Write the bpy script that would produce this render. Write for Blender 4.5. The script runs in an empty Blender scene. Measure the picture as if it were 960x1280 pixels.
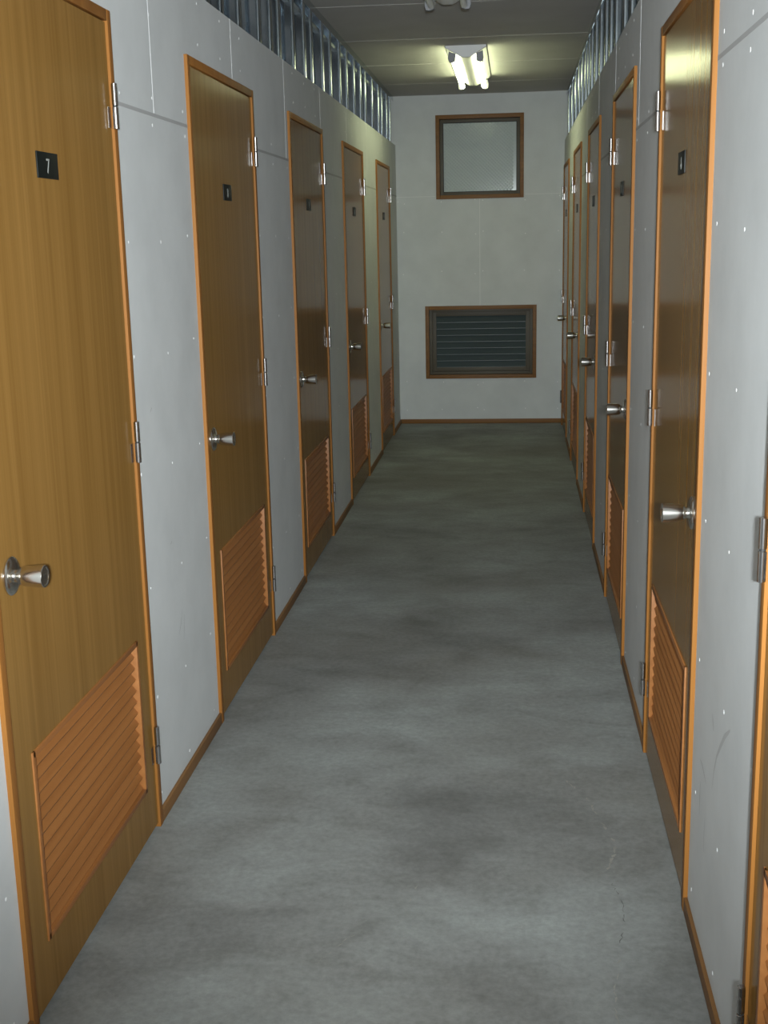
import bpy, bmesh, math, random
from mathutils import Vector, Matrix
random.seed(4)
S = bpy.context.scene
COL = S.collection

# ------------------------------------------------------------------ dimensions (metres)
XL, XR = -0.9253, 0.3833          # front faces of the door jambs, left and right
WL, WR = XL - 0.010, XR + 0.010   # faces of the plasterboard
YE, YF = 10.041, -5.0             # end wall, entrance behind the camera
ZW, ZC = 2.224, 2.593             # top of the plasterboard, ceiling
TH = 0.09                         # partition thickness
OUTL, OUTR = -2.9, 2.35           # outer walls of the storage rooms
DH = 2.03                         # door frame height
LEFT = [(2.018, 2.916), (3.597, 4.507), (5.226, 6.141), (6.865, 7.779), (8.55, 9.435)]
RIGHT = [(1.01, 1.88), (2.562, 3.464), (4.202, 5.078), (5.85, 6.713), (7.45, 8.317), (9.07, 9.93)]

# ------------------------------------------------------------------ materials
def new_mat(name):
    m = bpy.data.materials.new(name); m.use_nodes = True
    nt = m.node_tree; b = nt.nodes['Principled BSDF']
    return m, nt, b
def N(nt, t, **kw):
    n = nt.nodes.new(t)
    for k, v in kw.items(): setattr(n, k, v)
    return n
def ramp(nt, fac, stops):
    r = N(nt, 'ShaderNodeValToRGB'); e = r.color_ramp.elements
    while len(e) < len(stops): e.new(0.5)
    for i, (p, c) in enumerate(stops):
        e[i].position = p; e[i].color = (*c, 1)
    nt.links.new(fac, r.inputs[0]); return r.outputs[0]
def coords(nt, scale, rnd=False):
    tc = N(nt, 'ShaderNodeTexCoord'); mp = N(nt, 'ShaderNodeMapping')
    mp.inputs['Scale'].default_value = scale
    nt.links.new(tc.outputs['Object'], mp.inputs[0])
    if rnd:
        oi = N(nt, 'ShaderNodeObjectInfo'); mul = N(nt, 'ShaderNodeMath', operation='MULTIPLY')
        mul.inputs[1].default_value = 37.0
        cx = N(nt, 'ShaderNodeCombineXYZ')
        nt.links.new(oi.outputs['Random'], mul.inputs[0])
        for i in range(3): nt.links.new(mul.outputs[0], cx.inputs[i])
        nt.links.new(cx.outputs[0], mp.inputs['Location'])
    return mp.outputs[0]
def noise(nt, vec, scale, detail=4, rough=0.55, dist=0.0):
    n = N(nt, 'ShaderNodeTexNoise')
    n.inputs['Scale'].default_value = scale; n.inputs['Detail'].default_value = detail
    n.inputs['Roughness'].default_value = rough; n.inputs['Distortion'].default_value = dist
    nt.links.new(vec, n.inputs['Vector']); return n.outputs['Fac']
def mix(nt, fac, a, b, mode='MIX'):
    m = N(nt, 'ShaderNodeMix', data_type='RGBA', blend_type=mode)
    for sock, v in ((m.inputs[0], fac), (m.inputs[6], a), (m.inputs[7], b)):
        if hasattr(v, 'is_output'): nt.links.new(v, sock)
        elif isinstance(v, tuple): sock.default_value = (*v, 1)
        else: sock.default_value = v
    return m.outputs[2]
def bump(nt, b, h, strength, dist):
    bp = N(nt, 'ShaderNodeBump'); bp.inputs['Strength'].default_value = strength
    bp.inputs['Distance'].default_value = dist
    nt.links.new(h, bp.inputs['Height']); nt.links.new(bp.outputs[0], b.inputs['Normal'])

def wood(name, c0, c1, grain_axis, rough, spec=0.5, fine=90.0):
    m, nt, b = new_mat(name)
    sc = [fine, fine, fine]; sc[grain_axis] = fine * 0.012
    sc2 = [26, 26, 26]; sc2[grain_axis] = 0.30
    f = noise(nt, coords(nt, sc, True), 1.0, 5, 0.65)
    g = noise(nt, coords(nt, sc2, True), 1.0, 3, 0.5, 0.6)
    fac = N(nt, 'ShaderNodeMath', operation='MULTIPLY_ADD')
    fac.inputs[1].default_value = 0.45
    mul = N(nt, 'ShaderNodeMath', operation='MULTIPLY'); mul.inputs[1].default_value = 0.55
    nt.links.new(g, mul.inputs[0]); nt.links.new(f, fac.inputs[0]); nt.links.new(mul.outputs[0], fac.inputs[2])
    col = ramp(nt, fac.outputs[0], [(0.32, c0), (0.68, c1)])
    nt.links.new(col, b.inputs['Base Color'])
    b.inputs['Roughness'].default_value = rough
    b.inputs['Specular IOR Level'].default_value = spec
    return m
def plain(name, c, rough=0.5, metal=0.0, spec=0.5):
    m, nt, b = new_mat(name)
    b.inputs['Base Color'].default_value = (*c, 1); b.inputs['Roughness'].default_value = rough
    b.inputs['Metallic'].default_value = metal; b.inputs['Specular IOR Level'].default_value = spec
    return m
def mottled(name, c0, c1, scale, rough, metal=0.0, bmp=0.0, spec=0.5):
    m, nt, b = new_mat(name)
    v = coords(nt, (1, 1, 1), True); f = noise(nt, v, scale, 5, 0.6)
    nt.links.new(ramp(nt, f, [(0.3, c0), (0.7, c1)]), b.inputs['Base Color'])
    b.inputs['Roughness'].default_value = rough; b.inputs['Metallic'].default_value = metal
    b.inputs['Specular IOR Level'].default_value = spec
    if bmp: bump(nt, b, noise(nt, v, scale * 12, 3), bmp, 0.002)
    return m

M = {}
M['door'] = wood('door_woodgrain', (0.203, 0.103, 0.025), (0.290, 0.157, 0.044), 2, 0.15, 0.055, 110)
M['frame'] = wood('frame_wood', (0.24, 0.096, 0.021), (0.33, 0.141, 0.034), 2, 0.5, 0.12, 60)
M['louvre'] = wood('louvre_wood', (0.25, 0.094, 0.025), (0.36, 0.148, 0.044), 1, 0.45, 0.3, 60)
M['skirt'] = wood('skirting_wood', (0.16, 0.078, 0.028), (0.26, 0.132, 0.048), 1, 0.5, 0.2, 50)
M['winwood'] = wood('window_wood', (0.155, 0.068, 0.018), (0.23, 0.105, 0.028), 0, 0.5, 0.25, 50)
M['board'] = mottled('plasterboard', (0.575, 0.59, 0.59), (0.635, 0.65, 0.65), 5.0, 0.85, 0, 0.05, 0.25)
M['ceil'] = mottled('ceiling_board', (0.50, 0.49, 0.47), (0.56, 0.55, 0.53), 3.0, 0.9, 0, 0.04, 0.2)
M['seam'] = plain('joint_filler', (0.74, 0.74, 0.74), 0.8)
M['ceilseam'] = plain('ceiling_joint', (0.585, 0.575, 0.55), 0.8)
M['groove'] = plain('board_groove', (0.40, 0.40, 0.40), 0.8)
M['dot'] = plain('screw_filler', (0.82, 0.82, 0.82), 0.8)
M['scuff'] = plain('scuff_mark', (0.47, 0.475, 0.475), 0.85)
M['galv'] = mottled('galvanised_steel', (0.36, 0.41, 0.45), (0.50, 0.54, 0.57), 14.0, 0.16, 1.0)
M['channel'] = mottled('dull_zinc', (0.42, 0.46, 0.48), (0.55, 0.59, 0.60), 14.0, 0.42, 0.6)
M['steel'] = plain('satin_steel', (0.66, 0.64, 0.60), 0.22, 1.0)
M['hinge'] = plain('hinge_steel', (0.50, 0.48, 0.47), 0.22, 1.0)
M['dark'] = plain('dark_slot', (0.02, 0.02, 0.02), 0.5)
M['plate'] = plain('black_plate', (0.006, 0.008, 0.007), 0.45, 0.0, 0.2)
M['numeral'] = plain('grey_numeral', (0.28, 0.29, 0.27), 0.6, 0.0, 0.2)
M['bronze'] = plain('bronze_aluminium', (0.085, 0.070, 0.046), 0.5, 0.0, 0.3)
M['rubber'] = plain('black_gasket', (0.015, 0.015, 0.015), 0.6)
M['enamel'] = plain('white_enamel', (0.68, 0.68, 0.66), 0.35)
M['socket'] = plain('grey_socket', (0.22, 0.22, 0.23), 0.5)
M['tubeoff'] = plain('unlit_tube', (0.80, 0.80, 0.78), 0.2)
M['outer'] = plain('outer_wall', (0.30, 0.31, 0.32), 0.9)

# concrete floor
m, nt, b = new_mat('concrete')
v = coords(nt, (1, 1, 1)); ve = coords(nt, (1.0, 1.5, 1.0))
big = noise(nt, ve, 1.25, 6, 0.58, 0.35); mid = noise(nt, ve, 4.2, 7, 0.65, 0.5); fine = noise(nt, v, 55, 6, 0.7)
c = ramp(nt, big, [(0.30, (0.180, 0.183, 0.176)), (0.47, (0.245, 0.252, 0.242)), (0.70, (0.325, 0.347, 0.337))])
c = mix(nt, 0.55, c, ramp(nt, mid, [(0.30, (0.60, 0.59, 0.56)), (0.50, (0.95, 0.95, 0.95)), (0.72, (1.22, 1.24, 1.23))]), 'MULTIPLY')
brown = noise(nt, v, 0.9, 3, 0.5, 0.2)
c = mix(nt, ramp(nt, brown, [(0.48, (0, 0, 0)), (0.72, (0.55, 0.55, 0.55))]), c, (0.165, 0.150, 0.128))
c = mix(nt, 0.75, c, ramp(nt, fine, [(0.30, (0.75, 0.75, 0.75)), (0.70, (1.18, 1.18, 1.18))]), 'MULTIPLY')
nt.links.new(c, b.inputs['Base Color']); b.inputs['Roughness'].default_value = 0.62
b.inputs['Specular IOR Level'].default_value = 0.3
bump(nt, b, fine, 0.12, 0.003); M['floor'] = m
M['efflor'] = mottled('pale_crack', (0.24, 0.235, 0.215), (0.33, 0.32, 0.28), 40, 0.9)
M['smear'] = mottled('dark_floor_mark', (0.10, 0.10, 0.095), (0.14, 0.14, 0.13), 30, 0.8)

# patterned glass: small diamond bumps
m, nt, b = new_mat('patterned_glass')
b.inputs['Base Color'].default_value = (0.54, 0.60, 0.58, 1); b.inputs['Roughness'].default_value = 0.13
b.inputs['Transmission Weight'].default_value = 0.15; M['pattern'] = m
m, nt, b = new_mat('dark_glass')
b.inputs['Base Color'].default_value = (0.075, 0.10, 0.10, 1); b.inputs['Roughness'].default_value = 0.12
b.inputs['Transmission Weight'].default_value = 0.3; M['darkglass'] = m
M['glassedge'] = plain('ground_glass_edge', (0.085, 0.10, 0.10), 0.4)
m, nt, b = new_mat('lit_tube')
b.inputs['Emission Color'].default_value = (0.93, 1.0, 0.58, 1); b.inputs['Emission Strength'].default_value = 14.0
M['tubeon'] = m

# ------------------------------------------------------------------ mesh helpers
class MB:
    def __init__(s): s.bm = bmesh.new(); s.mats = []
    def mi(s, m):
        if m not in s.mats: s.mats.append(m)
        return s.mats.index(m)
    def poly(s, pts, m):
        f = s.bm.faces.new([s.bm.verts.new(p) for p in pts]); f.material_index = s.mi(m); return f
    def hexa(s, P, m):           # 8 corners: bottom ring 0-3, top ring 4-7
        vs = [s.bm.verts.new(p) for p in P]; k = s.mi(m)
        for q in ((0, 3, 2, 1), (4, 5, 6, 7), (0, 1, 5, 4), (1, 2, 6, 5), (2, 3, 7, 6), (3, 0, 4, 7)):
            f = s.bm.faces.new([vs[i] for i in q]); f.material_index = k
        return vs
    def box(s, a, b, m, bev=0.0):
        x0, x1 = sorted((a[0], b[0])); y0, y1 = sorted((a[1], b[1])); z0, z1 = sorted((a[2], b[2]))
        vs = s.hexa([(x0, y0, z0), (x1, y0, z0), (x1, y1, z0), (x0, y1, z0), (x0, y0, z1), (x1, y0, z1), (x1, y1, z1), (x0, y1, z1)], m)
        if bev:
            es = {e for v in vs for e in v.link_edges}
            bmesh.ops.bevel(s.bm, geom=list(es), offset=bev, segments=2, affect='EDGES', profile=0.6, material=-1)
    def prism(s, prof, axis, a, b, m, smooth=False):   # closed profile (2D) extruded along axis 0/1/2
        def P(p, t):
            q = list(p); q.insert(axis, t); return q
        k = s.mi(m); n = len(prof)
        A = [s.bm.verts.new(P(p, a)) for p in prof]; B = [s.bm.verts.new(P(p, b)) for p in prof]
        for i in range(n):
            j = (i + 1) % n
            f = s.bm.faces.new((A[i], A[j], B[j], B[i])); f.material_index = k; f.smooth = smooth
        for R in (A[::-1], B):
            f = s.bm.faces.new(R); f.material_index = k
    def lathe(s, prof, origin, axis, m, seg=28):       # prof: (distance along axis, radius)
        o = Vector(origin); ax = Vector(axis).normalized()
        u = ax.orthogonal().normalized(); w = ax.cross(u); k = s.mi(m); rings = []
        for t, r in prof:
            if r < 1e-6: rings.append([s.bm.verts.new(o + ax * t)])
            else: rings.append([s.bm.verts.new(o + ax * t + (u * math.cos(2 * math.pi * i / seg) + w * math.sin(2 * math.pi * i / seg)) * r) for i in range(seg)])
        for A, B in zip(rings, rings[1:]):
            if len(A) == len(B) == 1: continue
            for i in range(seg):
                j = (i + 1) % seg
                if len(A) == 1: q = (A[0], B[i], B[j])
                elif len(B) == 1: q = (A[i], A[j], B[0])
                else: q = (A[i], A[j], B[j], B[i])
                f = s.bm.faces.new(q); f.material_index = k; f.smooth = True
    def disc(s, c, n, r, h, m, seg=10):
        s.lathe([(0, r), (h, r * 0.8), (h * 1.1, 0)], c, n, m, seg)
    def ribbon(s, pts, widths, normal, m, lift=0.0006):  # thin irregular mark lying on a surface
        n = Vector(normal); L, R = [], []
        for i, p in enumerate(pts):
            p = Vector(p) + n * lift
            d = (Vector(pts[min(i + 1, len(pts) - 1)]) - Vector(pts[max(i - 1, 0)])).normalized()
            t = n.cross(d).normalized() * widths[i] * 0.5
            L.append(s.bm.verts.new(p + t)); R.append(s.bm.verts.new(p - t))
        for i in range(len(pts) - 1):
            f = s.bm.faces.new((L[i], L[i + 1], R[i + 1], R[i])); f.material_index = s.mi(m)
    def build(s, name, parent=None, loc=None, recalc=True):
        if recalc: bmesh.ops.recalc_face_normals(s.bm, faces=s.bm.faces[:])
        me = bpy.data.meshes.new(name); s.bm.to_mesh(me); s.bm.free(); me.set_sharp_from_angle(angle=math.radians(34))
        for k in s.mats: me.materials.append(M[k])
        o = bpy.data.objects.new(name, me); COL.objects.link(o)
        if parent: o.parent = parent
        if loc: o.location = loc
        return o
def empty(name, loc):
    o = bpy.data.objects.new(name, None); COL.objects.link(o); o.location = loc
    o.empty_display_size = 0.1; return o
def tag(o, label, cat, group=None, kind=None):
    o['label'] = label; o['category'] = cat
    if group: o['group'] = group
    if kind: o['kind'] = kind
    return o

# ------------------------------------------------------------------ shell
f = MB(); f.box((OUTL, YF, -0.1), (OUTR, YE + 0.12, 0), 'floor')
rc = random.Random(11)
def broken_crack(pts, wmax, m):
    for p, q in zip(pts, pts[1:]):
        n = max(2, int(math.dist(p, q) / 0.018))
        for k in range(n):
            if rc.random() < 0.35: continue
            a = Vector((*p, 0)).lerp(Vector((*q, 0)), k / n); b = Vector((*p, 0)).lerp(Vector((*q, 0)), (k + 0.9) / n)
            j = lambda v: v + Vector((rc.uniform(-.004, .004), rc.uniform(-.004, .004), 0))
            c = j(a.lerp(b, 0.5)); w0 = rc.uniform(.3, 1) * wmax
            f.ribbon([j(a), c, j(b)], [w0 * .3, w0, w0 * .3], (0, 0, 1), m, 0.0004)
broken_crack([(0.148, 3.235), (0.172, 3.185), (0.199, 3.13), (0.225, 3.01)], 0.009, 'efflor')
broken_crack([(0.225, 3.01), (0.243, 2.945), (0.258, 2.86), (0.252, 2.82), (0.229, 2.735), (0.232, 2.70)], 0.010, 'efflor')
broken_crack([(0.232, 2.70), (0.25, 2.58), (0.246, 2.49), (0.232, 2.42)], 0.003, 'smear')
broken_crack([(0.230, 2.40), (0.212, 2.27), (0.203, 2.19), (0.21, 2.05)], 0.005, 'efflor')
broken_crack([(-0.237, 2.56), (-0.226, 2.635)], 0.005, 'efflor')
broken_crack([(-0.42, 2.30), (-0.35, 2.42)], 0.003, 'efflor')
tag(f.build('floor', recalc=True), 'stained grey concrete floor of the corridor', 'floor', kind='structure')

c = MB(); c.box((OUTL, YF, ZC), (OUTR, YE + 0.12, ZC + 0.08), 'ceil')
for y in (-3.02, -1.99, -0.96, 0.07, 1.09, 2.11, 3.13, 4.15, 5.17, 6.19, 7.25, 8.27, 9.28):
    c.box((WL - 0.02, y - 0.005, ZC - 0.0008), (WR + 0.02, y + 0.005, ZC + 0.001), 'ceilseam')
    for k in range(6):
        for d in (-0.03, 0.03):
            c.disc((WL + 0.12 + k * 0.22, y + d, ZC), (0, 0, -1), 0.005, 0.0008, 'ceilseam', 6)
tag(c.build('ceiling'), 'grey boarded ceiling above the corridor with faint cross joints', 'ceiling', kind='structure')

def side_wall(name, side, doors, label):
    w = MB(); W = WL if side > 0 else WR; back = W - side * TH
    ys = [YF] + [y for d in doors for y in d] + [YE]
    for i in range(0, len(ys), 2):                     # piers between doors
        w.box((W, ys[i], 0), (back, ys[i + 1], ZW), 'board')
    for a, b_ in doors:                                # heads over doors
        w.box((W, a, DH), (back, b_, ZW), 'board')
    e = side * 0.0006
    def inside(y): return any(a - 0.004 < y < b_ + 0.004 for a, b_ in doors)
    # horizontal board joint (groove) on the piers
    for i in range(0, len(ys), 2):
        w.box((W - e, ys[i], 1.828), (W + e, ys[i + 1], 1.837), 'groove')
    # vertical filled joints above it
    off = 3.262 if side > 0 else 3.16
    y = off - 8 * 0.957
    while y < YE - 0.1:
        if YF < y and not (side < 0 and 0 < y < 3.9):
            zb = DH if inside(y) else 1.837
            w.box((W - e, y - 0.003, zb), (W + e, y + 0.003, ZW), 'seam')
            for z in (2.08, 2.19):
                w.disc((W + e, y, z), (side, 0, 0), 0.0055, 0.0008, 'dot', 7)
        y += 0.957
    # filled screw heads
    for i in range(0, len(ys), 2):
        a, b_ = ys[i], ys[i + 1]
        if b_ < 1.0: continue
        cols = [max(a, 1.0) + 0.045, b_ - 0.05]
        if b_ - a > 0.3: cols.insert(1, (cols[0] + cols[1]) / 2)
        for yy in cols:
            for z in (0.072, 0.325, 0.622, 0.925, 1.222, 1.515, 1.805, 1.862):
                w.disc((W, yy + random.uniform(-.018, .018), z + random.uniform(-.012, .012)), (side, 0, 0), random.uniform(.0036, .0052), 0.0008, 'dot', 7)
    for a, b_ in doors:
        for k in range(3):
            yy = a + (b_ - a) * (0.18 + 0.32 * k)
            for z in (2.085, 2.19):
                w.disc((W, yy + random.uniform(-.02, .02), z + random.uniform(-.008, .008)), (side, 0, 0), 0.0045, 0.0008, 'dot', 7)
    if side < 0:                                       # scuffs beside the nearest full door
        n = (side, 0, 0)
        for pts, wd in (([(2.30, .425), (2.285, .47), (2.262, .51), (2.228, .545), (2.185, .585), (2.135, .618)], [.002, .005, .008, .011, .012, .005]),
                        ([(2.372, .402), (2.40, .412), (2.425, .419), (2.452, .420)], [.002, .006, .006, .003]),
                        ([(2.44, .30), (2.442, .335), (2.441, .375)], [.003, .007, .003]),
                        ([(2.305, .546), (2.318, .560), (2.326, .574)], [.004, .010, .003]),
                        ([(2.37, .25), (2.372, .29), (2.368, .33)], [.002, .005, .002])):
            w.ribbon([(W, p, q) for p, q in pts], wd, n, 'scuff')
    else:
        n = (side, 0, 0)
        for pts, wd in (([(3.20, .43), (3.225, .455), (3.245, .49)], [.002, .005, .002]), ([(3.245, .40), (3.255, .43), (3.262, .47)], [.002, .004, .002]),
                        ([(3.17, .70), (3.185, .705)], [.003, .005]), ([(3.06, 1.08), (3.075, 1.09)], [.003, .005])):
            w.ribbon([(W, p, q) for p, q in pts], wd, n, 'scuff')
    return tag(w.build(name), label, 'wall', kind='structure')
side_wall('wall_left', 1, LEFT, 'pale plasterboard partition holding the five doors seen widest')
side_wall('wall_right', -1, RIGHT, 'pale plasterboard partition opposite door number 7')

# end wall with two openings
UW = (-0.616, 0.077, 1.800, 2.441)     # upper window: x0 x1 z0 z1 (outside of wooden frame)
LW = (-0.717, 0.183, 0.371, 0.960)
w = MB()
def wall_with_holes(w, x0, x1, z0, z1, holes, y, th, m):
    xs = sorted({x0, x1, *[h[0] for h in holes], *[h[1] for h in holes]})
    zs = sorted({z0, z1, *[h[2] for h in holes], *[h[3] for h in holes]})
    for a, b_ in zip(xs, xs[1:]):
        for c0, c1 in zip(zs, zs[1:]):
            cx, cz = (a + b_) / 2, (c0 + c1) / 2
            if any(h[0] < cx < h[1] and h[2] < cz < h[3] for h in holes): continue
            w.box((a, y, c0), (b_, y + th, c1), m)
ins = 0.02
hole = lambda q: (q[0] + ins, q[1] - ins, q[2] + ins, q[3] - ins)
wall_with_holes(w, OUTL, OUTR, 0, ZC, [hole(UW), hole(LW)], YE, 0.12, 'board')
e = 0.0006
w.box((WL, YE - e, 1.785), (UW[0] - .3, YE + e, 1.789), 'seam'); 
w.box((-0.274, YE - e, LW[3]), (-0.269, YE + e, UW[2]), 'seam')
w.box((UW[1] + .01, YE - e, 1.822), (WR, YE + e, 1.826), 'seam'); w.box((WL, YE - e, 1.822), (UW[0] - .01, YE + e, 1.826), 'seam')
for x in (-0.88, -0.58, -0.30, -0.24, 0.09, 0.355):
    for z in (0.12, 0.33, 1.22, 1.53, 1.79):
        if LW[0] < x < LW[1] and LW[2] - .03 < z < LW[3] + .03: continue
        w.disc((x + random.uniform(-.01, .01), YE, z + random.uniform(-.02, .02)), (0, -1, 0), 0.005, 0.0008, 'dot', 7)
tag(w.build('wall_back'), 'pale plasterboard end wall with two wood-framed windows', 'wall', kind='structure')

# outer shell of the building, closed around the storage rooms, doorway behind the camera
w = MB(); w.box((OUTL - .1, YF, 0), (OUTL, YE + .12, ZC), 'outer')
tag(w.build('wall_outer_left'), 'outer wall behind the storage rooms of door 7', 'wall', kind='structure')
w = MB(); w.box((OUTR, YF, 0), (OUTR + .1, YE + .12, ZC), 'outer')
tag(w.build('wall_outer_right'), 'outer wall behind the storage rooms opposite door 7', 'wall', kind='structure')
DW = (WL + 0.02, WR - 0.02, 0, 2.30)
w = MB(); wall_with_holes(w, OUTL, OUTR, 0, ZC, [DW], YF - 0.12, 0.12, 'board')
tag(w.build('wall_front'), 'entrance wall with open doorway behind the viewer', 'wall', kind='structure')
w = MB(); w.box((-8, YF - 12, -0.16), (8, YF - 0.001, -0.06), 'floor')
tag(w.build('ground'), 'concrete ground outside the entrance', 'ground', kind='structure')
w = MB(); w.box((OUTL, YE + 0.55, -0.1), (OUTR, YE + 0.65, 3.4), 'outer')  # added, unseen: stops the bright sky shining in through the end windows
tag(w.build('wall_sky_blocker'), 'unseen wall added close behind the end windows to block sky light', 'wall', kind='structure')
w = MB(); w.box((OUTL, YE + 0.12, ZC + .1), (OUTR, YE + 0.65, ZC + .2), 'outer')  # added cover over the window gap, shuts out sky light from above
tag(w.build('blocker'), 'roof added over the gap behind the end wall to block sky light', 'blocker', kind='structure')

# skirting boards
def skirting(name, side, doors, label):
    b_ = MB(); W = WL if side > 0 else WR
    ys = [YF] + [y for d in doors for y in d] + [YE]
    for i in range(0, len(ys), 2):
        if ys[i + 1] - ys[i] > 0.02:
            b_.box((W, ys[i], 0), (W + side * 0.009, ys[i + 1], 0.036), 'skirt', 0.0015)
    tag(b_.build(name), label, 'skirting board', kind='structure')
skirting('baseboard_left', 1, LEFT, 'low brown skirting board between the doors on the door 7 side')
skirting('baseboard_right', -1, RIGHT, 'low brown skirting board between the doors opposite door 7')
b_ = MB(); b_.box((WL + .009, YE - 0.009, 0), (WR - .009, YE, 0.036), 'winwood', 0.0015)
tag(b_.build('baseboard_back'), 'low brown skirting board along the end wall', 'skirting board', kind='structure')

# ------------------------------------------------------------------ doors
JW = 0.025                    # jamb face width
def door(num, side, y0, y1, numeral, label, group):
    W = WL if side > 0 else WR; w = y1 - y0
    root = empty(f'door_{num}', (W, y0, 0)); tag(root, label, 'door', group, 'structure')
    X = lambda o: side * o
    # frame: two jambs and a head; stop strip behind the leaf
    fr = MB()
    fr.box((X(-TH - .006), 0, 0), (X(.010), JW, DH), 'frame', 0.002)
    fr.box((X(-TH - .006), w - JW, 0), (X(.010), w, DH), 'frame', 0.002)
    fr.box((X(-TH - .006), JW, DH - JW), (X(.0095), w - JW, DH), 'frame', 0.002)
    fr.box((X(-.055), JW, 0.001), (X(-.043), JW + .012, DH - JW), 'frame')
    fr.box((X(-.055), w - JW - .012, 0.001), (X(-.043), w - JW, DH - JW), 'frame')
    fr.build('door_frame', root)
    # leaf with an opening for the louvred vent
    F, B = 0.004, -0.036                  # front and back of the leaf
    a, b2 = JW + .003, w - JW - .003; z0, z1 = 0.014, DH - JW - .003
    la, lb, lz0, lz1 = 0.115, w - 0.108, 0.142, 0.540
    lf = MB()
    for q in ((a, la, z0, z1), (lb, b2, z0, z1), (la, lb, z0, lz0), (la, lb, lz1, z1)):
        lf.box((X(B), q[0], q[2]), (X(F), q[1], q[3]), 'door')
    bmesh.ops.remove_doubles(lf.bm, verts=lf.bm.verts[:], dist=1e-5)
    lf.build('door_leaf', root)
    # louvred vent: bead frame and slats sloping down towards the corridor
    lv = MB(); bw = 0.009
    for q in ((la - .004, la + bw, lz0 - .004, lz1 + .004), (lb - bw, lb + .004, lz0 - .004, lz1 + .004)):
        lv.box((X(-.026), q[0], q[2]), (X(.0075), q[1], q[3]), 'louvre', 0.001)
    for q in ((lz0 - .004, lz0 + bw), (lz1 - bw, lz1 + .004)):
        lv.box((X(-.026), la, q[0]), (X(.0075), lb, q[1]), 'louvre', 0.001)
    n = 13; zz0, zz1 = lz0 + bw, lz1 - bw; p = (zz1 - zz0) / n
    for k in range(n):
        zt = zz0 + p * k
        lv.prism([(X(-.002), zt - .002), (X(.000), zt + .003), (X(-.020), zt + p * .98), (X(-.022), zt + p * .98 - .006)], 1, la + bw, lb - bw, 'louvre')
    lv.build('louvre_vent', root)
    # number plate
    cy = w / 2 - 0.010
    pl = MB(); pl.box((X(F), cy - .056, 1.637), (X(F + .003), cy + .056, 1.688), 'plate', 0.0008)
    plate = pl.build('number_plate', root)
    if numeral:
        cu = bpy.data.curves.new('numeral', 'FONT'); cu.body = numeral; cu.size = 0.041; cu.extrude = 0.0003
        cu.align_x = 'CENTER'
        cu.materials.append(M['numeral'])
        t = bpy.data.objects.new('numeral', cu); COL.objects.link(t); t.parent = plate
        t.location = (X(F + .0033), cy, 1.6475)
        t.rotation_euler = (math.pi / 2, 0, math.pi / 2 * side)
        t.scale = (0.85, 1, 1)
    # knob with rose, on the near (latch) side
    ky, kz = 0.092, 0.907; ax = (side, 0, 0); o = (X(F), ky, kz)
    kn = MB()
    kn.lathe([(.006, .0135), (.009, .0120), (.0145, .0115), (.017, .0132), (.0195, .0158), (.023, .0178), (.028, .0190), (.036, .0198), (.050, .0207), (.0660, .0212), (.0672, .0204), (.0672, .0168), (.0662, .0160), (.0662, 0)], o, ax, 'steel', 36)
    kn.box((X(F + .0655), ky - .001, kz - .004), (X(F + .0664), ky + .001, kz + .004), 'dark')
    knob = kn.build('door_knob', root)
    rs = MB(); rs.lathe([(0, .0365), (.003, .0365), (.0055, .034), (.0075, .026), (.0085, .016), (.0085, .0)], o, ax, 'steel', 36)
    rs.build('knob_rose', knob)
    # three lift-off hinges on the far side
    for hz in (1.818, 1.030, 0.232):
        hg = MB(); hy = w - JW - .0015; ho = .0155
        for q0, q1 in ((-.051, -.0012), (.0012, .051)):
            r = .0068
            hg.lathe([(q0, 0), (q0, r * .8), (q0 + .001, r), (q1 - .001, r), (q1, r * .8), (q1, 0)], (X(ho), hy, hz), (0, 0, 1), 'hinge', 16)
        hg.lathe([(-.0012, 0), (-.0012, .0055), (.0012, .0055), (.0012, 0)], (X(ho), hy, hz), (0, 0, 1), 'dark', 12)
        hg.box((X(F), hy - .020, hz - .049), (X(F + .0012), hy + .0005, hz - .002), 'hinge')      # leaf on the door
        hg.box((X(.0098), hy + .002, hz + .002), (X(.0106), hy + .012, hz + .049), 'hinge')  # leaf on the jamb
        hg.build('hinge', root)
    return root

GL, GR = 'storage doors on the door 7 side', 'storage doors opposite door 7'
ll = ['brown wood-grain door numbered 7 with orange louvred vent, nearest on its wall',
      'brown wood-grain door numbered 8, next after door 7 on the same wall',
      'glossy brown door numbered 9, middle of the five on the wall of door 7',
      'glossy brown door numbered 10, last but one before the end wall beside door 9',
      'narrow-looking brown door numbered 11, beside the end wall left of the windows']
for i, (a, b_) in enumerate(LEFT): door(i + 1, 1, a, b_, str(7 + i), ll[i], GL)
rl = ['brown door cut off by the picture edge, only its hinge edge showing at lower right',
      'brown glossy door with yellow reflection near its top, large on the wall opposite door 7',
      'brown glossy door second in full view on the wall opposite door 7',
      'brown glossy door third in full view on the wall opposite door 7',
      'brown glossy door fourth in full view on the wall opposite door 7',
      'thin sliver of brown door against the end wall, right of the windows']
for i, (a, b_) in enumerate(RIGHT): door(i + 6, -1, a, b_, [None, '6', '5', '4', '3', '2'][i], rl[i], GR)

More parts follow.
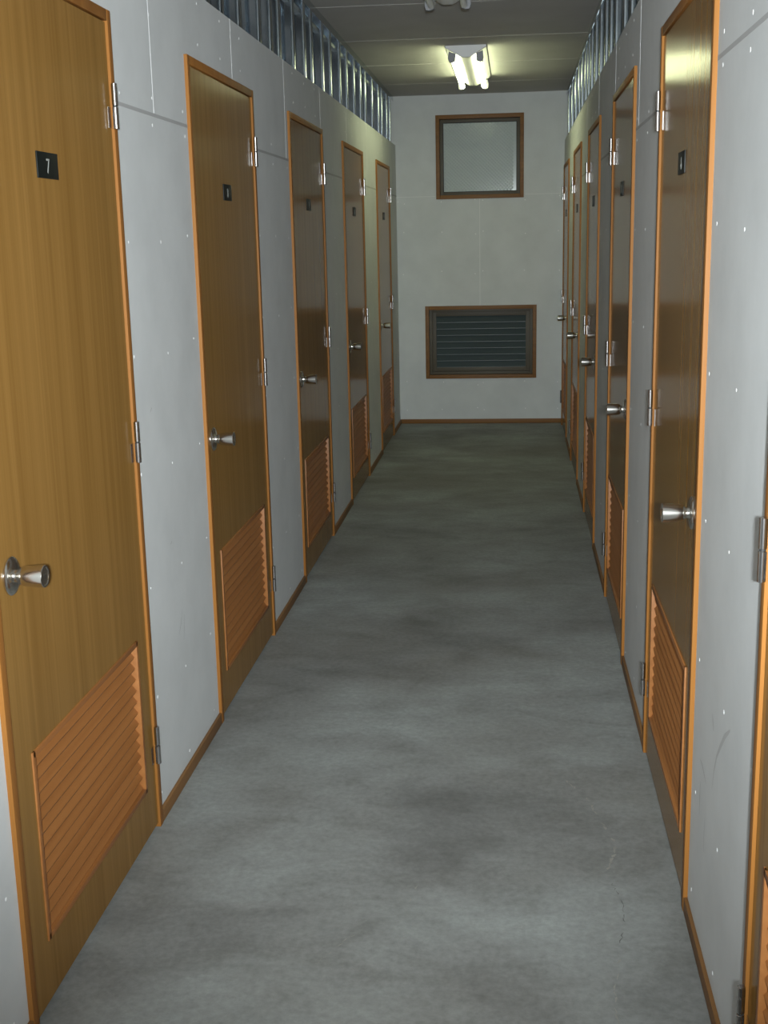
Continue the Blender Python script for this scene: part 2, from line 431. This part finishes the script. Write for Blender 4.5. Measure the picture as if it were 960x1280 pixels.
# ------------------------------------------------------------------ windows in the end wall
def wood_surround(root, q, name):
    x0, x1, z0, z1 = q; f_ = 0.030; m_ = MB(); ya, yb = -0.010, 0.10
    m_.box((x0, ya, z0), (x0 + f_, yb, z1), 'winwood', 0.0015); m_.box((x1 - f_, ya, z0), (x1, yb, z1), 'winwood', 0.0015)
    m_.box((x0 + f_, ya, z1 - f_), (x1 - f_, yb, z1), 'winwood', 0.0015); m_.box((x0 + f_, ya, z0), (x1 - f_, yb, z0 + f_), 'winwood', 0.0015)
    return m_.build(name, root)
def ring(m_, x0, x1, z0, z1, t, ya, yb, mat):
    m_.box((x0, ya, z0), (x0 + t, yb, z1), mat, 0.001); m_.box((x1 - t, ya, z0), (x1, yb, z1), mat, 0.001)
    m_.box((x0 + t, ya, z1 - t), (x1 - t, yb, z1), mat, 0.001); m_.box((x0 + t, ya, z0), (x1 - t, yb, z0 + t), mat, 0.001)
root = empty('window_1', (0, YE, 0)); tag(root, 'square wood-framed window of patterned glass high on the end wall', 'window', kind='structure')
wood_surround(root, UW, 'window_frame')
m_ = MB(); ring(m_, UW[0] + .030, UW[1] - .030, UW[2] + .030, UW[3] - .030, 0.024, .055, .085, 'bronze')
sash = m_.build('sash', root)
m_ = MB(); ring(m_, UW[0] + .054, UW[1] - .054, UW[2] + .054, UW[3] - .054, 0.005, .062, .080, 'rubber'); m_.build('gasket', sash)
m_ = MB(); m_.box((UW[0] + .056, .068, UW[2] + .056), (UW[1] - .056, .073, UW[3] - .056), 'pattern')
gx0, gx1, gz0, gz1 = UW[0] + .066, UW[1] - .066, UW[2] + .066, UW[3] - .066
pit = 0.0275
for iz in range(int((gz1 - gz0) / (pit / 2)) + 1):
    for ix in range(int((gx1 - gx0) / pit)):
        px_ = gx0 + ix * pit + (pit / 2 if iz % 2 else 0); pz_ = gz0 + iz * pit / 2
        m_.lathe([(0, .0098), (.0016, .0078), (.0028, .0045), (.0032, 0)], (px_, .0681, pz_), (0, -1, 0), 'pattern', 8)
m_.build('glass_pane', sash)
root = empty('window_2', (0, YE, 0)); tag(root, 'low wide wood-framed window with dark glass louvres on the end wall', 'window', kind='structure')
wood_surround(root, LW, 'window_frame')
m_ = MB(); ring(m_, LW[0] + .030, LW[1] - .030, LW[2] + .030, LW[3] - .030, 0.022, .030, .095, 'bronze')
ring(m_, LW[0] + .052, LW[1] - .052, LW[2] + .052, LW[3] - .052, 0.034, .050, .095, 'bronze')
sash = m_.build('sash', root)
a0, a1, c0, c1 = LW[0] + .086, LW[1] - .086, LW[2] + .086, LW[3] - .086
n = 8; p = (c1 - c0) / n
for k in range(n):
    m_ = MB(); zt = c0 + p * k
    m_.prism([(.060, zt + .001), (.064, zt - .001), (.080, zt + p * 1.08), (.076, zt + p * 1.08 + .002)] if k < n - 1 else
             [(.060, zt + .001), (.064, zt - .001), (.079, zt + p * .98), (.075, zt + p * .98)], 0, a0, a1, 'darkglass')
    m_.box((a0, .0585, zt - .0015), (a1, .0600, zt + .0025), 'glassedge')
    m_.build('glass_louvre', sash)

# ------------------------------------------------------------------ exposed steel framing above the partitions
ORD = ['first', 'second', 'third', 'fourth', 'fifth', 'sixth', 'seventh', 'eighth', 'ninth', 'tenth', 'eleventh', 'twelfth', 'thirteenth', 'fourteenth', 'fifteenth', 'sixteenth', 'seventeenth', 'eighteenth', 'nineteenth', 'twentieth', 'twenty-first', 'twenty-second']
LS = [3.97, 4.16, 4.43, 4.78, 5.01, 5.19, 5.53, 5.82, 6.03, 6.37, 6.64, 7.00, 7.29, 7.62, 7.94, 8.19, 8.59, 8.98, 9.21, 9.56, 9.80]
RS = [4.10, 4.35, 4.64, 4.93, 5.33, 5.62, 5.90, 6.26, 6.61, 6.96, 7.23, 7.52, 7.90, 8.26, 8.72, 9.23, 9.78]
def framing(side, ys, zb, wallname):
    W = (WL if side > 0 else WR) - side * 0.0125
    X = lambda o: side * o
    D, Fl, T, lip = 0.065, 0.042, 0.0012, 0.013
    for i, y in enumerate(ys):
        s_ = MB(); h = ZC - ZW - 0.003
        rr = 0.005
        def arc(cx, cy, a0, a1): return [(X(cx + rr * math.cos(math.radians(a0 + (a1 - a0) * q / 4))), cy + rr * math.sin(math.radians(a0 + (a1 - a0) * q / 4))) for q in range(5)]
        prof = arc(-rr, rr, -90, 0) + arc(-rr, Fl - rr, 0, 90) + [(X(-D), Fl), (X(-D), 0), (X(-D + lip), 0), (X(-D + lip), T), (X(-D + T), T), (X(-D + T), Fl - T),
                (X(-rr), Fl - T), (X(-T), Fl - rr), (X(-T), rr), (X(-rr), T), (X(-lip), T), (X(-lip), 0)]
        s_.prism(prof, 2, 0.0, h, 'galv', True)
        o = s_.build('steel_stud', loc=(W, y, ZW + 0.0015))
        k = len(ys) - 1 - i
        tag(o, f'{ORD[k]} exposed steel stud counted from the end wall, above {wallname}', 'stud', f'exposed steel studs above {wallname}')
    b_ = MB(); xc = W - X(D / 2)
    b_.prism([(xc - .012, zb - .009), (xc + .012, zb - .009), (xc + .012, zb + .009), (xc + .0108, zb + .009), (xc + .0108, zb - .0078), (xc - .0108, zb - .0078), (xc - .0108, zb + .009), (xc - .012, zb + .009)], 1, 1.5, YE - 0.01, 'channel')
    tag(b_.build('bracing_channel'), f'thin steel bracing channel threaded through the studs above {wallname}', 'steel channel', 'bracing channels')
    t = MB(); d = D + .001
    t.prism([(X(.0010), ZC), (X(.0010), ZC - .038), (X(.0002), ZC - .038), (X(.0002), ZC - .0012), (X(-d), ZC - .0012), (X(-d), ZC - .038), (X(-d - .0008), ZC - .038), (X(-d - .0008), ZC)], 1, -4.5, YE - .002, 'galv')
    o = t.build('ceiling_track', loc=(W, 0, 0))
    tag(o, f'steel track along the ceiling holding the stud tops above {wallname}', 'steel track', 'ceiling tracks')
framing(1, LS, 2.522, 'the wall of door 7')
framing(-1, RS, 2.560, 'the wall opposite door 7')

# ------------------------------------------------------------------ ceiling lamps
def lamp(y0, y1, x, lit, label):
    root = empty('fluorescent_lamp', (x, y0, ZC)); tag(root, label, 'lamp', 'twin-tube ceiling lamps')
    L = y1 - y0; h = MB()
    prof = [(-.119, 0), (-.119, -.010), (-.034, -.060), (-.022, -.066), (.022, -.066), (.034, -.060), (.119, -.010), (.119, 0)]
    h.prism(prof, 1, 0, L, 'enamel'); h.build('lamp_housing', root)
    for sx in (-1, 1):
        for ys in (0.002, L - .030):
            s_ = MB(); cx = sx * .074
            s_.prism([(cx + sx * .026, -.030), (cx + sx * .030, -.072), (cx + sx * .024, -.090), (cx + sx * .008, -.092), (cx - sx * .012, -.086), (cx - sx * .014, -.046)], 1, ys, ys + .026, 'socket')
            s_.build('tube_socket', root)
        t = MB(); r = .0163
        t.lathe([(0, 0), (0, r * .9), (.002, r), (L - .062, r), (L - .060, r * .9), (L - .060, 0)], (sx * .074, .030, -.072), (0, 1, 0), 'tubeon' if lit else 'tubeoff', 20)
        t.build('fluorescent_tube', root)
    return root
lamp(7.54, 8.95, -0.281, True, 'lit twin-tube fluorescent lamp glowing on the ceiling near the end wall')
lamp(4.46, 5.87, -0.297, False, 'unlit twin-tube lamp at the top edge, its far end just showing')

# ------------------------------------------------------------------ light
wd = bpy.data.worlds.new('world'); S.world = wd; wd.use_nodes = True
bg = wd.node_tree.nodes['Background']
bg.inputs['Color'].default_value = (0.80, 0.90, 1.0, 1); bg.inputs['Strength'].default_value = 3.0
pl = bpy.data.lights.new('doorway_portal', 'AREA'); pl.shape = 'RECTANGLE'
pl.size = DW[1] - DW[0]; pl.size_y = DW[3] - DW[2]; pl.cycles.is_portal = True
po = bpy.data.objects.new('doorway_portal', pl); COL.objects.link(po)
po.location = ((DW[0] + DW[1]) / 2, YF - 0.13, (DW[2] + DW[3]) / 2); po.rotation_euler = (math.pi / 2, 0, 0)

fl = bpy.data.lights.new('flash_lamp', 'SPOT'); fl.energy = 885.0; fl.color = (0.94, 1.02, 1.05)
fl.spot_size = math.radians(74); fl.spot_blend = 1.0; fl.shadow_soft_size = 0.04
fo = bpy.data.objects.new('flash_lamp', fl); COL.objects.link(fo); fo.location = (0.06, -0.30, 1.56)
fo.rotation_euler = (Vector((-0.48, 6, 1.12)) - fo.location).to_track_quat('-Z', 'Y').to_euler()

# ------------------------------------------------------------------ camera
cam = bpy.data.cameras.new('camera'); co = bpy.data.objects.new('camera', cam); COL.objects.link(co)
fwd = Vector((-0.10536886, 0.97014733, -0.21842979)).normalized()
up = Vector((-0.00167165, 0.21947944, 0.97561569)); up = (up - fwd * up.dot(fwd)).normalized()
right = fwd.cross(up)
R = Matrix((right, up, -fwd)).transposed()
co.matrix_world = Matrix.Translation((0, 0, 1.5055)) @ R.to_4x4()
cam.sensor_fit = 'VERTICAL'; cam.sensor_height = 24.0; cam.lens = 24.0 * 1526.95 / 1280.0
cam.clip_start = 0.02
S.camera = co
S.view_settings.view_transform = 'Standard'; S.view_settings.look = 'None'
S.view_settings.gamma = 1.0; S.view_settings.use_curve_mapping = False; S.view_settings.exposure = 0.0
S.cycles.use_denoising = True
S.cycles.max_bounces = 14; S.cycles.diffuse_bounces = 10; S.cycles.glossy_bounces = 8
S.cycles.caustics_reflective = False; S.cycles.caustics_refractive = False
S.cycles.sample_clamp_indirect = 8.0
